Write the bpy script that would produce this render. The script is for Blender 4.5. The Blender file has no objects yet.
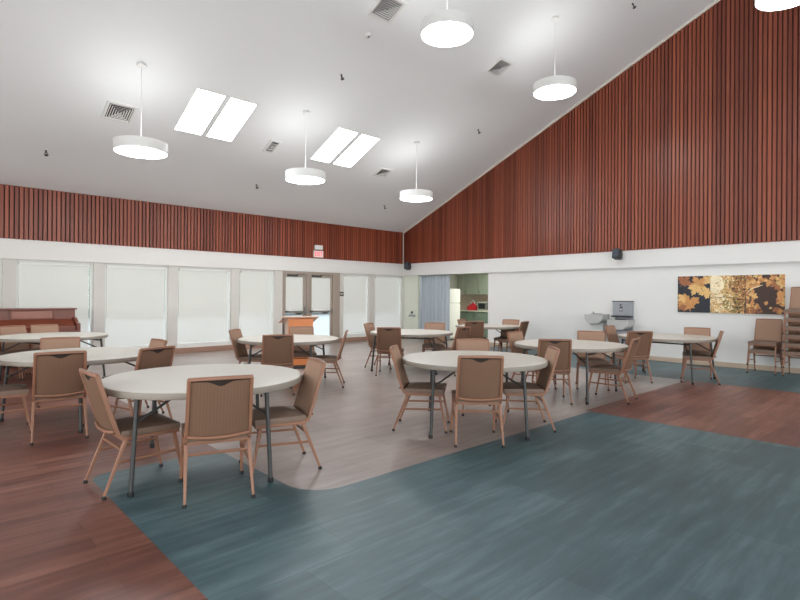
import bpy, math, random
from mathutils import Vector, Matrix
random.seed(7)
PI = math.pi
D = math.radians
COL = bpy.context.scene.collection

# ------------------------------------------------------------------ helpers
def lin(c):
    c = c / 255.0
    return c / 12.92 if c <= 0.04045 else ((c + 0.055) / 1.055) ** 2.4

def rgb(r, g, b):
    return (lin(r), lin(g), lin(b), 1.0)

class MB:
    """Collects shapes, then links them as one mesh object."""
    def __init__(self):
        self.v, self.f, self.m, self.s = [], [], [], []
    def add(self, vs, fs, mi=0, smooth=False, M=None):
        o = len(self.v)
        for p in vs:
            p = Vector(p)
            self.v.append(tuple(M @ p) if M is not None else tuple(p))
        for f in fs:
            self.f.append(tuple(o + i for i in f)); self.m.append(mi); self.s.append(smooth)
        return self
    def box(self, a, b, mi=0, M=None):
        x0, x1 = sorted((a[0], b[0])); y0, y1 = sorted((a[1], b[1])); z0, z1 = sorted((a[2], b[2]))
        vs = [(x0,y0,z0),(x1,y0,z0),(x1,y1,z0),(x0,y1,z0),(x0,y0,z1),(x1,y0,z1),(x1,y1,z1),(x0,y1,z1)]
        fs = [(0,3,2,1),(4,5,6,7),(0,1,5,4),(1,2,6,5),(2,3,7,6),(3,0,4,7)]
        return self.add(vs, fs, mi, False, M)
    def quad(self, a, b, c, d, mi=0):
        return self.add([a, b, c, d], [(0,1,2,3)], mi)
    def ngon(self, pts, mi=0, M=None):
        return self.add(pts, [tuple(range(len(pts)))], mi, False, M)
    def prism(self, poly, axis, t0, t1, mi=0):
        """Extrude a 2D polygon along an axis ('x','y','z')."""
        def P(u, v, t):
            return (t, u, v) if axis == 'x' else (u, t, v) if axis == 'y' else (u, v, t)
        n = len(poly)
        vs = [P(u, v, t0) for u, v in poly] + [P(u, v, t1) for u, v in poly]
        fs = [tuple(range(n))[::-1], tuple(range(n, 2*n))]
        fs += [(i, (i+1) % n, n+(i+1) % n, n+i) for i in range(n)]
        return self.add(vs, fs, mi)
    def tube(self, path, r, n=8, mi=0, smooth=True, rot=0.0, caps=True, aspect=1.0):
        path = [Vector(p) for p in path]
        rs = r if isinstance(r, (list, tuple)) else [r] * len(path)
        vs, fs = [], []
        prev = None
        for i, p in enumerate(path):
            t = (path[min(i+1, len(path)-1)] - path[max(i-1, 0)]).normalized()
            if prev is None:
                ref = Vector((0, 0, 1)) if abs(t.z) < 0.9 else Vector((0, 1, 0))
                u = t.cross(ref).normalized()
            else:
                u = (prev - t * prev.dot(t)).normalized()
            w = t.cross(u).normalized(); prev = u
            for k in range(n):
                a = 2*PI*k/n + rot
                vs.append(p + rs[i]*(math.cos(a)*u*aspect + math.sin(a)*w))
        for i in range(len(path)-1):
            for k in range(n):
                fs.append((i*n+k, i*n+(k+1) % n, (i+1)*n+(k+1) % n, (i+1)*n+k))
        if caps:
            fs.append(tuple(range(n))[::-1]); fs.append(tuple((len(path)-1)*n+k for k in range(n)))
        return self.add(vs, fs, mi, smooth)
    def lathe(self, prof, n=32, mi=0, c=(0, 0, 0), smooth=True, M=None):
        """Turn (radius, z) pairs about the z axis."""
        vs, fs = [], []
        for r, z in prof:
            for k in range(n):
                a = 2*PI*k/n
                vs.append((c[0]+r*math.cos(a), c[1]+r*math.sin(a), c[2]+z))
        for i in range(len(prof)-1):
            for k in range(n):
                fs.append((i*n+k, i*n+(k+1) % n, (i+1)*n+(k+1) % n, (i+1)*n+k))
        fs.append(tuple(range(n))[::-1]); fs.append(tuple((len(prof)-1)*n+k for k in range(n)))
        return self.add(vs, fs, mi, smooth, M)
    def build(self, name, mats, parent=None, bevel=0, seg=2, label=None):
        me = bpy.data.meshes.new(name)
        me.from_pydata(self.v, [], self.f)
        if not isinstance(mats, (list, tuple)): mats = [mats]
        for m in mats: me.materials.append(m)
        me.polygons.foreach_set('material_index', self.m)
        me.polygons.foreach_set('use_smooth', self.s)
        me.update()
        if any(self.s):
            try: me.set_sharp_from_angle(angle=D(42))
            except Exception: pass
        o = bpy.data.objects.new(name, me); COL.objects.link(o)
        if parent is not None: o.parent = parent
        if bevel:
            b = o.modifiers.new('bevel', 'BEVEL'); b.width = bevel; b.segments = seg
            b.limit_method = 'ANGLE'; b.angle_limit = D(35)
            if seg > 2:
                for p in me.polygons: p.use_smooth = True
                try: me.set_sharp_from_angle(angle=D(80))
                except Exception: pass
        if label: o['label'] = label
        return o

def tag(o, label, cat, group=None):
    o['label'] = label; o['category'] = cat
    if group: o['group'] = group
    return o

def thing(name, label, cat, loc=(0, 0, 0), rot=(0, 0, 0), group=None):
    o = bpy.data.objects.new(name, None); COL.objects.link(o)
    o.empty_display_size = 0.1
    o.location = loc; o.rotation_euler = rot
    return tag(o, label, cat, group)

def struct(o):
    o['kind'] = 'structure'
    return o

def copy_tree(o, parent=None, kids=None):
    kids = kids if kids is not None else KIDS
    c = o.copy(); COL.objects.link(c)
    if parent is not None: c.parent = parent
    for ch in kids.get(o.name, []): copy_tree(ch, c, kids)
    return c
KIDS = {}
def index_kids(o):
    """Remember the children of a prototype so copies need no scene-wide search."""
    ch = [x for x in bpy.data.objects if x.parent == o]
    KIDS[o.name] = ch
    for c in ch: index_kids(c)

# ---------------------------------------------------------------- materials
def new_mat(name):
    m = bpy.data.materials.new(name); m.use_nodes = True
    nt = m.node_tree
    return m, nt, nt.nodes, nt.links, nt.nodes['Principled BSDF']

def plain(name, col, rough=0.5, metal=0.0, noise=0.05, scale=12.0, spec=0.5, bump=0.0):
    m, nt, N, L, B = new_mat(name)
    B.inputs['Roughness'].default_value = rough
    B.inputs['Metallic'].default_value = metal
    B.inputs['Specular IOR Level'].default_value = spec
    tc = N.new('ShaderNodeTexCoord'); nz = N.new('ShaderNodeTexNoise')
    nz.inputs['Scale'].default_value = scale; nz.inputs['Detail'].default_value = 4
    L.new(tc.outputs['Object'], nz.inputs['Vector'])
    mp = N.new('ShaderNodeMapRange')
    mp.inputs['To Min'].default_value = 1-noise; mp.inputs['To Max'].default_value = 1+noise
    L.new(nz.outputs['Fac'], mp.inputs['Value'])
    mx = N.new('ShaderNodeVectorMath'); mx.operation = 'SCALE'
    mx.inputs[0].default_value = col[:3]
    L.new(mp.outputs['Result'], mx.inputs['Scale'])
    L.new(mx.outputs['Vector'], B.inputs['Base Color'])
    if bump:
        bp = N.new('ShaderNodeBump'); bp.inputs['Strength'].default_value = bump; bp.inputs['Distance'].default_value = 0.01
        L.new(nz.outputs['Fac'], bp.inputs['Height']); L.new(bp.outputs['Normal'], B.inputs['Normal'])
    return m

def emit(name, col, strength):
    m = bpy.data.materials.new(name); m.use_nodes = True
    nt = m.node_tree; nt.nodes.clear()
    e = nt.nodes.new('ShaderNodeEmission'); e.inputs['Color'].default_value = col; e.inputs['Strength'].default_value = strength
    o = nt.nodes.new('ShaderNodeOutputMaterial'); nt.links.new(e.outputs[0], o.inputs[0])
    return m

def fabric(name, col, stripe=0.12, scale=90.0, rough=0.85):
    m, nt, N, L, B = new_mat(name)
    B.inputs['Roughness'].default_value = rough
    B.inputs['Specular IOR Level'].default_value = 0.25
    tc = N.new('ShaderNodeTexCoord')
    wv = N.new('ShaderNodeTexWave'); wv.bands_direction = 'X'; wv.inputs['Scale'].default_value = scale/6.28
    wv.inputs['Distortion'].default_value = 0.6
    L.new(tc.outputs['Object'], wv.inputs['Vector'])
    nz = N.new('ShaderNodeTexNoise'); nz.inputs['Scale'].default_value = 240; L.new(tc.outputs['Object'], nz.inputs['Vector'])
    ad = N.new('ShaderNodeMath'); ad.operation = 'ADD'; L.new(wv.outputs['Fac'], ad.inputs[0]); L.new(nz.outputs['Fac'], ad.inputs[1])
    mp = N.new('ShaderNodeMapRange'); mp.inputs['From Max'].default_value = 2
    mp.inputs['To Min'].default_value = 1-stripe; mp.inputs['To Max'].default_value = 1+stripe
    L.new(ad.outputs[0], mp.inputs['Value'])
    sc = N.new('ShaderNodeVectorMath'); sc.operation = 'SCALE'; sc.inputs[0].default_value = col[:3]
    L.new(mp.outputs['Result'], sc.inputs['Scale']); L.new(sc.outputs['Vector'], B.inputs['Base Color'])
    return m

def plank_mat(name, c1, c2, c3, length, width, rough, streak=1.0, mortar=0.004, contrast=0.35, spec=0.5):
    """Boards laid along x: random tone per board, streaks along the grain, fine joints."""
    m, nt, N, L, B = new_mat(name)
    tc = N.new('ShaderNodeTexCoord')
    br = N.new('ShaderNodeTexBrick')
    br.offset = 0.37; br.offset_frequency = 2
    br.inputs['Scale'].default_value = 1.0
    br.inputs['Brick Width'].default_value = length; br.inputs['Row Height'].default_value = width
    br.inputs['Mortar Size'].default_value = mortar; br.inputs['Mortar Smooth'].default_value = 0.3
    br.inputs['Bias'].default_value = 0.0
    br.inputs['Color1'].default_value = (0, 0, 0, 1); br.inputs['Color2'].default_value = (1, 1, 1, 1)
    br.inputs['Mortar'].default_value = (0.3, 0.3, 0.3, 1)
    L.new(tc.outputs['Object'], br.inputs['Vector'])
    mp = N.new('ShaderNodeMapping'); mp.inputs['Scale'].default_value = (0.9, 9.0*streak, 1)
    L.new(tc.outputs['Object'], mp.inputs['Vector'])
    nz = N.new('ShaderNodeTexNoise'); nz.inputs['Scale'].default_value = 1.6; nz.inputs['Detail'].default_value = 7; nz.inputs['Roughness'].default_value = 0.62
    L.new(mp.outputs['Vector'], nz.inputs['Vector'])
    n2 = N.new('ShaderNodeTexNoise'); n2.inputs['Scale'].default_value = 1.1; n2.inputs['Detail'].default_value = 5
    L.new(tc.outputs['Object'], n2.inputs['Vector'])
    a = N.new('ShaderNodeMath'); a.operation = 'MULTIPLY'; a.inputs[1].default_value = contrast
    L.new(br.outputs['Color'], a.inputs[0])
    b = N.new('ShaderNodeMath'); b.operation = 'MULTIPLY_ADD'; b.inputs[1].default_value = 1.25
    L.new(nz.outputs['Fac'], b.inputs[0]); L.new(a.outputs[0], b.inputs[2])
    c = N.new('ShaderNodeMath'); c.operation = 'MULTIPLY_ADD'; c.inputs[1].default_value = 0.7
    L.new(n2.outputs['Fac'], c.inputs[0]); L.new(b.outputs[0], c.inputs[2])
    mr = N.new('ShaderNodeMapRange'); mr.inputs['From Min'].default_value = 0.65; mr.inputs['From Max'].default_value = 1.5
    L.new(c.outputs[0], mr.inputs['Value'])
    cr = N.new('ShaderNodeValToRGB'); e = cr.color_ramp.elements
    e[0].color = c1; e[1].color = c3; mid = e.new(0.5); mid.color = c2
    L.new(mr.outputs['Result'], cr.inputs['Fac'])
    mx = N.new('ShaderNodeMixRGB'); mx.blend_type = 'MULTIPLY'
    jm = N.new('ShaderNodeMath'); jm.operation = 'MULTIPLY'; jm.inputs[1].default_value = 0.28
    L.new(br.outputs['Fac'], jm.inputs[0]); L.new(jm.outputs[0], mx.inputs['Fac'])
    L.new(cr.outputs['Color'], mx.inputs['Color1']); mx.inputs['Color2'].default_value = (0.25, 0.25, 0.25, 1)
    L.new(mx.outputs['Color'], B.inputs['Base Color'])
    rr = N.new('ShaderNodeMapRange'); rr.inputs['To Min'].default_value = rough-0.02; rr.inputs['To Max'].default_value = rough+0.03
    L.new(nz.outputs['Fac'], rr.inputs['Value']); L.new(rr.outputs['Result'], B.inputs['Roughness'])
    B.inputs['Specular IOR Level'].default_value = spec
    return m

def slat_mat(name, c1, c2):
    m, nt, N, L, B = new_mat(name)
    ge = N.new('ShaderNodeNewGeometry')
    tc = N.new('ShaderNodeTexCoord'); mp = N.new('ShaderNodeMapping'); mp.inputs['Scale'].default_value = (25, 25, 1.4)
    L.new(tc.outputs['Object'], mp.inputs['Vector'])
    nz = N.new('ShaderNodeTexNoise'); nz.inputs['Scale'].default_value = 2.0; nz.inputs['Detail'].default_value = 5
    L.new(mp.outputs['Vector'], nz.inputs['Vector'])
    ad = N.new('ShaderNodeMath'); ad.operation = 'MULTIPLY_ADD'; ad.inputs[1].default_value = 0.5
    L.new(ge.outputs['Random Per Island'], ad.inputs[0])
    sc = N.new('ShaderNodeMath'); sc.operation = 'MULTIPLY'; sc.inputs[1].default_value = 0.45
    L.new(nz.outputs['Fac'], sc.inputs[0]); L.new(sc.outputs[0], ad.inputs[2])
    cr = N.new('ShaderNodeValToRGB'); cr.color_ramp.elements[0].color = c1; cr.color_ramp.elements[1].color = c2
    cr.color_ramp.elements[0].position = 0.15; cr.color_ramp.elements[1].position = 0.9
    L.new(ad.outputs[0], cr.inputs['Fac']); L.new(cr.outputs['Color'], B.inputs['Base Color'])
    B.inputs['Roughness'].default_value = 0.36
    return m

def blind_mat(name, glow):
    """Roller shade cloth: daylight glows through it and a little of outdoors shows."""
    m = bpy.data.materials.new(name); m.use_nodes = True
    nt = m.node_tree; N = nt.nodes; L = nt.links; N.clear()
    tc = N.new('ShaderNodeTexCoord'); mp = N.new('ShaderNodeMapping'); mp.inputs['Scale'].default_value = (14, 1, 1.5)
    L.new(tc.outputs['Object'], mp.inputs['Vector'])
    nz = N.new('ShaderNodeTexNoise'); nz.inputs['Scale'].default_value = 1.0; nz.inputs['Detail'].default_value = 3
    L.new(mp.outputs['Vector'], nz.inputs['Vector'])
    mr = N.new('ShaderNodeMapRange'); mr.inputs['To Min'].default_value = glow*0.93; mr.inputs['To Max'].default_value = glow*1.07
    L.new(nz.outputs['Fac'], mr.inputs['Value'])
    em = N.new('ShaderNodeEmission'); em.inputs['Color'].default_value = (1.0, 1.0, 0.98, 1)
    L.new(mr.outputs['Result'], em.inputs['Strength'])
    df = N.new('ShaderNodeBsdfDiffuse'); df.inputs['Color'].default_value = rgb(205, 205, 200)
    add = N.new('ShaderNodeAddShader'); L.new(em.outputs[0], add.inputs[0]); L.new(df.outputs[0], add.inputs[1])
    tr = N.new('ShaderNodeBsdfTransparent')
    mx = N.new('ShaderNodeMixShader'); mx.inputs['Fac'].default_value = 0.64
    L.new(tr.outputs[0], mx.inputs[1]); L.new(add.outputs[0], mx.inputs[2])
    o = N.new('ShaderNodeOutputMaterial'); L.new(mx.outputs[0], o.inputs[0])
    return m

def glass_mat(name):
    m = bpy.data.materials.new(name); m.use_nodes = True
    nt = m.node_tree; N = nt.nodes; L = nt.links; N.clear()
    tr = N.new('ShaderNodeBsdfTransparent'); tr.inputs['Color'].default_value = (0.94, 0.97, 0.96, 1)
    gl = N.new('ShaderNodeBsdfGlossy'); gl.inputs['Roughness'].default_value = 0.02
    mx = N.new('ShaderNodeMixShader'); mx.inputs['Fac'].default_value = 0.05
    L.new(tr.outputs[0], mx.inputs[1]); L.new(gl.outputs[0], mx.inputs[2])
    o = N.new('ShaderNodeOutputMaterial'); L.new(mx.outputs[0], o.inputs[0])
    return m

GLOW_BLIND, GLOW_REAR_FILL, GLOW_LAMP, GLOW_UP, GLOW_SKY = 0.16, 5.6, 22.0, 5.5, 12.0
W = {
 'wall': plain('wall_paint', rgb(228, 227, 225), 0.75, noise=0.015, scale=3),
 'ceil': plain('ceiling_paint', rgb(226, 228, 229), 0.85, noise=0.012, scale=2),
 'beige': plain('window_column_paint', rgb(207, 204, 198), 0.65, noise=0.03, scale=4),
 'band': plain('header_paint', rgb(228, 226, 223), 0.7, noise=0.02, scale=3),
 'green': plain('pale_green_paint', rgb(216, 220, 206), 0.75, noise=0.02, scale=3),
 'trimwhite': plain('white_trim_paint', rgb(222, 216, 206), 0.5, noise=0.03),
 'base_tan': plain('tan_baseboard_vinyl', rgb(196, 176, 156), 0.5, noise=0.06),
 'base_brown': plain('brown_baseboard_wood', rgb(156, 122, 104), 0.5, noise=0.12, scale=7),
 'slat': slat_mat('reddish_slat_wood', rgb(104, 46, 32), rgb(166, 88, 62)),
 'slatback': plain('dark_slat_backing', rgb(62, 28, 22), 0.8, noise=0.1),
 'wood_l': plank_mat('red_brown_plank_vinyl', rgb(76, 44, 38), rgb(107, 67, 57), rgb(140, 96, 83), 1.22, 0.15, 0.40),
 'teal': plank_mat('teal_grey_vinyl_tile', rgb(44, 65, 71), rgb(62, 87, 93), rgb(94, 118, 123), 0.92, 0.46, 0.42, streak=0.8, mortar=0.003, contrast=0.26),
 'tan': plank_mat('greige_vinyl_tile', rgb(122, 109, 104), rgb(147, 133, 127), rgb(170, 157, 150), 0.92, 0.46, 0.29, streak=0.7, mortar=0.003, contrast=0.2),
 'frame': plain('bronze_door_metal', rgb(160, 146, 134), 0.45, 0.0, noise=0.05),
 'white_metal': plain('white_window_metal', rgb(226, 226, 222), 0.4, noise=0.02),
 'blind': blind_mat('roller_shade_cloth', GLOW_BLIND),
 'rear_fill': emit('rear_fill_glow', (0.94, 0.98, 0.985, 1), GLOW_REAR_FILL),  # glow of the added fill panels behind the viewer
 'glass': glass_mat('window_glass'),
 'dark': plain('black_plastic', rgb(40, 42, 46), 0.45, noise=0.08),
 'dark2': plain('dark_gap', rgb(70, 66, 62), 0.8, noise=0.05),
 'steel': plain('brushed_steel', rgb(205, 205, 203), 0.35, 0.4, noise=0.06, scale=30),
 'greysteel': plain('grey_steel_panel', rgb(160, 164, 170), 0.4, 0.35, noise=0.05),
 'lamp_white': plain('white_lamp_metal', rgb(226, 226, 224), 0.5, noise=0.02),
 'lamp_glow': emit('lamp_diffuser_glow', (0.97, 0.985, 0.985, 1), GLOW_LAMP),
 'lamp_up': emit('lamp_uplight_glow', (0.98, 0.99, 0.98, 1), GLOW_UP),
 'sky_glow': emit('skylight_daylight', (0.93, 0.98, 1.0, 1), GLOW_SKY),
 'vent_white': plain('vent_white_metal', rgb(222, 222, 220), 0.5, noise=0.02),
 'chrome': plain('dull_chrome', rgb(150, 148, 145), 0.3, 0.8),
 'chair_frame': plain('tan_rose_chair_metal', rgb(143, 101, 79), 0.42, 0.0, noise=0.07, scale=9),
 'chair_fabric': fabric('brown_chair_fabric', rgb(116, 89, 72), 0.1),
 'chair_front': fabric('tan_chair_fabric', rgb(156, 126, 107), 0.08),
 'chair_vinyl': plain('dark_brown_seat_vinyl', rgb(120, 98, 84), 0.5, noise=0.1, scale=20),
 'table_top': plain('off_white_laminate', rgb(202, 198, 189), 0.4, noise=0.025, scale=5),
 'table_rim': plain('grey_beige_table_rim', rgb(142, 134, 124), 0.5, noise=0.04),
 'table_leg': plain('charcoal_table_steel', rgb(54, 55, 55), 0.45, 0.0, noise=0.05),
 'rubber': plain('black_rubber', rgb(24, 24, 26), 0.7),
 'slot_shade': plain('painted_slot_shade', rgb(46, 34, 28), 0.8, noise=0.05),  # shade inside the hand-hold notch, painted as a near-black colour
 'piano': plain('piano_mahogany', rgb(112, 56, 38), 0.3, noise=0.25, scale=6),
 'piano_lit': plain('piano_wood_lit', rgb(150, 98, 82), 0.35, noise=0.1, scale=8),  # lighter copy of the piano wood, light painted into the music desk
 'lectern_orange': plain('orange_maple_veneer', rgb(226, 138, 78), 0.4, noise=0.08, scale=7),
 'lectern_side': plain('lit_maple_veneer', rgb(226, 196, 176), 0.45, noise=0.04, scale=6),  # paler tone of the side catching light, painted into the veneer
}

# ------------------------------------------------------------------- place
XR, YL = 12.26, 12.94            # inner faces of slatted right wall and window wall
XN, YB = -4.0, -6.64             # walls behind the viewer
ZE, SL, YRIDGE = 3.59, 0.4266, 3.15
def ceil_z(y):
    return ZE + SL*(YL - y) if y >= YRIDGE else ZE + SL*(YL - (2*YRIDGE - y))
ZRIDGE = ceil_z(YRIDGE)
Z_BAND0, Z_BAND1 = 2.128, 2.525
XW = 12.34                       # lower right wall, set back under the header
YW = 12.98                       # window plane

# floor: four coplanar zones of one mesh
def arc(cx, cy, r, a0, a1, n=8):
    return [(cx+r*math.cos(D(a0+(a1-a0)*i/n)), cy+r*math.sin(D(a0+(a1-a0)*i/n))) for i in range(n+1)]
A_in = arc(2.37, 3.43, 0.30, 270, 180)                 # greige corner bulging into the teal
A_top = arc(1.93, 4.49, 0.14, 0, 90)                   # teal tip, right corner
A_lft = arc(1.16, 4.49, 0.14, 90, 180)                 # teal tip, left corner
fl = MB()
z3 = lambda pts: [(x, y, 0.0) for x, y in pts]
fl.ngon(z3([(1.02, YB), (6.2, YB), (6.2, 3.13)] + A_in + A_top + A_lft), 1)
fl.ngon(z3([(XN, YB), (1.02, YB)] + A_lft[::-1] + [(2.07, 4.63), (2.07, 13.0), (XN, 13.0)]), 0)
fl.ngon(z3([(2.07, 4.63)] + A_top[::-1] + A_in[::-1] + [(6.2, 3.13), (6.2, 3.2), (9.8, 3.2), (9.8, 13.0), (2.07, 13.0)]), 2)
fl.ngon(z3([(6.2, YB), (9.8, YB), (9.8, 3.2), (6.2, 3.2)]), 0)
fl.ngon(z3([(9.8, YB), (XW+.02, YB), (XW+.02, 9.0), (9.8, 9.0)]), 1)
fl.ngon(z3([(9.8, 9.0), (XW+.02, 9.0), (XW+.02, 13.0), (9.8, 13.0)]), 2)
fl.ngon(z3([(XW+.02, 8.8), (15.4, 8.8), (15.4, 13.2), (XW+.02, 13.2)]), 2)
struct(fl.build('floor', [W['wood_l'], W['teal'], W['tan']]))

# ceiling: two slopes with thickness
c = MB()
T = 0.12
for ya, yb in ((13.2, YRIDGE), (YRIDGE, YB-.2)):
    za, zb = (ceil_z(ya), ceil_z(yb)) if ya > YRIDGE else (ceil_z(ya), ceil_z(yb))
    c.prism([(ya, za), (yb, zb), (yb, zb+T), (ya, za+T)], 'x', XN-.1, XR+.2)
struct(c.build('ceiling', W['ceil']))

# window wall: header band, low sill wall, columns between windows
WINS = [(-3.6, -2.4), (-2.1, -0.4), (-0.1, 1.33), (1.56, 2.93), (3.16, 4.52), (4.74, 6.11), (6.34, 7.37), (9.76, 10.78), (11.03, 12.24)]
DOOR = (7.63, 9.60)
w = MB()
w.box((XN-.1, YL, Z_BAND1-.4), (XR+.2, YL+.25, Z_BAND1), 0)                  # white header
w.box((XN-.1, YL+.02, Z_BAND1), (XR+.2, YL+.25, ZE+.15), 0)                  # behind the slats
edges = [XN-.1] + [e for ab in WINS[:7] for e in ab] + list(DOOR) + [e for ab in WINS[7:] for e in ab] + [XR+.2]
for i in range(0, len(edges), 2):
    w.box((edges[i], YL+.03, 0), (edges[i+1], YL+.22, Z_BAND0), 1)
struct(w.build('wall_left', [W['band'], W['beige']]))
for i, (a, b) in enumerate(((XN, 7.63), (9.60, 12.3))):
    struct(MB().box((a, YL-.01, 0), (b, YL+.03, 0.13)).build('baseboard_left' if i == 0 else 'baseboard_left.001', W['base_brown'], bevel=.006))

# windows
for i, (a, b) in enumerate(WINS):
    f = MB()
    f.box((a, YW, .13), (b, YW+.16, .235))                                  # sill block
    f.box((a, YW+.05, .235), (a+.035, YW+.12, Z_BAND0)); f.box((b-.045, YW+.03, .235), (b, YW+.12, Z_BAND0))
    f.box((a+.035, YW+.05, 2.06), (b-.045, YW+.12, Z_BAND0))
    o = struct(f.build('window_%d' % (i+1), W['white_metal'], bevel=.004))
    MB().box((a+.03, YW+.1, .235), (b-.04, YW+.106, 2.06)).build('pane', W['glass'], o)
    MB().box((a+.036, YW+.035, .25), (b-.08, YW+.037, 2.06)).build('blind', W['blind'], o)
    s = MB(); s.box((a+.045, YW+.0, 2.03), (b-.055, YW+.045, 2.075)); s.build('blind_headrail', W['white_metal'], o)
    MB().box((a+.055, YW+.028, .245), (b-.065, YW+.044, .262)).build('blind_hem_bar', W['white_metal'], o)

# double glass door
d0, d1 = DOOR
f = MB()
f.box((d0, YL+.0, 0), (d0+.05, YL+.16, 2.12)); f.box((9.34, YL+.0, 0), (d1, YL+.16, 2.12))
f.box((d0+.05, YL+.0, 2.04), (9.34, YL+.16, 2.12)); f.box((8.42, YL+.01, 0), (8.50, YL+.15, 2.04))
struct(f.build('trim_1', W['frame'], bevel=.006))
for i, (a, b) in enumerate(((d0+.05, 8.42), (8.50, 9.34))):
    y0, y1 = YL+.04, YL+.09
    f = MB()
    sl, sr = (.05, .11) if i == 0 else (.10, .06)
    f.box((a, y0, .01), (a+sl, y1, 2.03)); f.box((b-sr, y0, .01), (b, y1, 2.03))
    f.box((a+sl, y0, .01), (b-sr, y1, .2)); f.box((a+sl, y0, 1.96), (b-sr, y1, 2.03)); f.box((a+sl, y0, .93), (b-sr, y1, .965))
    o = struct(f.build('door_%d' % (i+1), W['frame'], bevel=.004))
    MB().box((a+sl, y0+.03, .2), (b-sr, y0+.036, 1.96)).build('pane', W['glass'], o)
    MB().box((a+sl+.01, y0+.008, 1.0), (b-sr-.01, y0+.01, 1.95)).build('blind', W['blind'], o)
    MB().box((a+sl, y0-.012, .985), (b-sr, y0+.012, 1.01)).build('blind_hem_bar', W['white_metal'], o)
    pb = MB(); pb.box((a+.04, y0-.075, .955), (b-.04, y0-.045, .985))
    pb.box((a+.04, y0-.075, .94), (a+.12, y0, 1.0)); pb.box((b-.12, y0-.075, .94), (b-.04, y0, 1.0))
    pb.build('push_bar', W['chrome'], o, bevel=.004)
    cl = MB(); cl.box((a+.1, y0-.06, 1.975), (a+.42, y0, 2.03)); cl.tube([(a+.38, y0-.045, 2.035), (a+.6, y0-.13, 2.045), (b-.1, y0-.03, 2.05)], .008, 6)
    cl.build('door_closer', W['dark2'], o, bevel=.004)
    if i == 0:
        lk = MB(); lk.box((b-.075, y0-.09, .9), (b-.015, y0, 1.12)); lk.build('lock_box', W['chrome'], o, bevel=.006)

# right wall: slatted gable wall above a white header, lower wall set back, kitchen opening
OPEN0, OPEN1 = 9.40, 12.30
w = MB()
w.box((XR, YB-.2, Z_BAND0), (XW+.2, 13.2, Z_BAND1+.02), 0)
gp = [(YB-.2, Z_BAND1+.02), (13.2, Z_BAND1+.02), (13.2, ceil_z(13.2)+.05), (YRIDGE, ZRIDGE+.05), (YB-.2, ceil_z(YB-.2)+.05)]
w.prism(gp, 'x', XR+.02, XW+.2, 0)
w.box((XW, YB-.2, 0), (XW+.15, OPEN0, Z_BAND0), 0)
w.box((XW, OPEN1, 0), (XW+.15, 13.2, Z_BAND0), 1)
struct(w.build('wall_right', [W['wall'], W['green']]))
struct(MB().box((XW-.012, YB, 0), (XW, OPEN0, .1)).build('baseboard_right', W['base_tan'], bevel=.004))

# slats: one cladding mesh on each wall
s = MB(); x = XN; P_ = .08
s.box((XN, YL-.0, Z_BAND1+.004), (XR, YL+.02, ZE), 1)
while x < XR-.05:
    s.box((x, YL-.024, Z_BAND1+.0), (x+.056, YL, ZE+SL*.03-.012), 0); x += P_
struct(s.build('trim_2', [W['slat'], W['slatback']]))
s = MB(); y = YB+.02
s.prism([(YB, Z_BAND1+.004), (YL, Z_BAND1+.004), (YL, ZE-.002), (YRIDGE, ZRIDGE-.002), (YB, ceil_z(YB)-.002)], 'x', XR, XR+.02, 1)
while y < YL-.09:
    s.prism([(y, Z_BAND1), (y+.056, Z_BAND1), (y+.056, ceil_z(y+.056)-.05), (y, ceil_z(y)-.05)], 'x', XR-.024, XR, 0); y += P_
struct(s.build('trim_3', [W['slat'], W['slatback']]))
# pale trim: along the gable, in the corner
t = MB()
for ya, yb in ((YL, YRIDGE), (YRIDGE, YB)):
    t.prism([(ya, ceil_z(ya)-.001), (yb, ceil_z(yb)-.001), (yb, ceil_z(yb)-.06), (ya, ceil_z(ya)-.06)], 'x', XR-.045, XR+.01)
struct(t.build('trim_4', W['trimwhite']))
struct(MB().box((XR-.035, YL-.035, Z_BAND1), (XR, YL, ZE-.06)).build('trim_5', W['trimwhite']))

# walls behind the viewer, plus invented glowing windows added as fill light
w = MB(); w.box((XN-.1, YB-.2, 0), (XR+.2, YB, ceil_z(YB)+.05))
struct(w.build('wall_rear', W['wall']))
w = MB(); w.prism([(YB-.2, 0), (13.2, 0), (13.2, ceil_z(13.2)), (YRIDGE, ZRIDGE), (YB-.2, ceil_z(YB-.2))], 'x', XN-.2, XN)
struct(w.build('wall_near', W['wall']))
n = 10
for k in range(7):
    a = XN+.5+k*2.25
    f = MB(); f.box((a, YB, .2), (a+1.9, YB+.05, .26)); f.box((a, YB, 3.1), (a+1.9, YB+.05, 3.16)); f.box((a, YB, .26), (a+.06, YB+.05, 3.1)); f.box((a+1.84, YB, .26), (a+1.9, YB+.05, 3.1))
    o = struct(f.build('window_%d' % n, W['white_metal'])); n += 1  # invented window, out of view; its pane only adds light
    MB().box((a+.06, YB, .26), (a+1.84, YB+.02, 3.1)).build('pane', W['rear_fill'], o)
for k in range(4):
    a = -5.2+k*3.6
    f = MB(); f.box((XN, a, .5), (XN+.05, a+2.6, .56)); f.box((XN, a, 3.0), (XN+.05, a+2.6, 3.06)); f.box((XN, a, .56), (XN+.05, a+.06, 3.0)); f.box((XN, a+2.54, .56), (XN+.05, a+2.6, 3.0))
    o = struct(f.build('window_%d' % n, W['white_metal'])); n += 1  # another added window, there for its glow
    MB().box((XN, a+.06, .56), (XN+.02, a+2.54, 3.0)).build('pane', W['rear_fill'], o)

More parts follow.
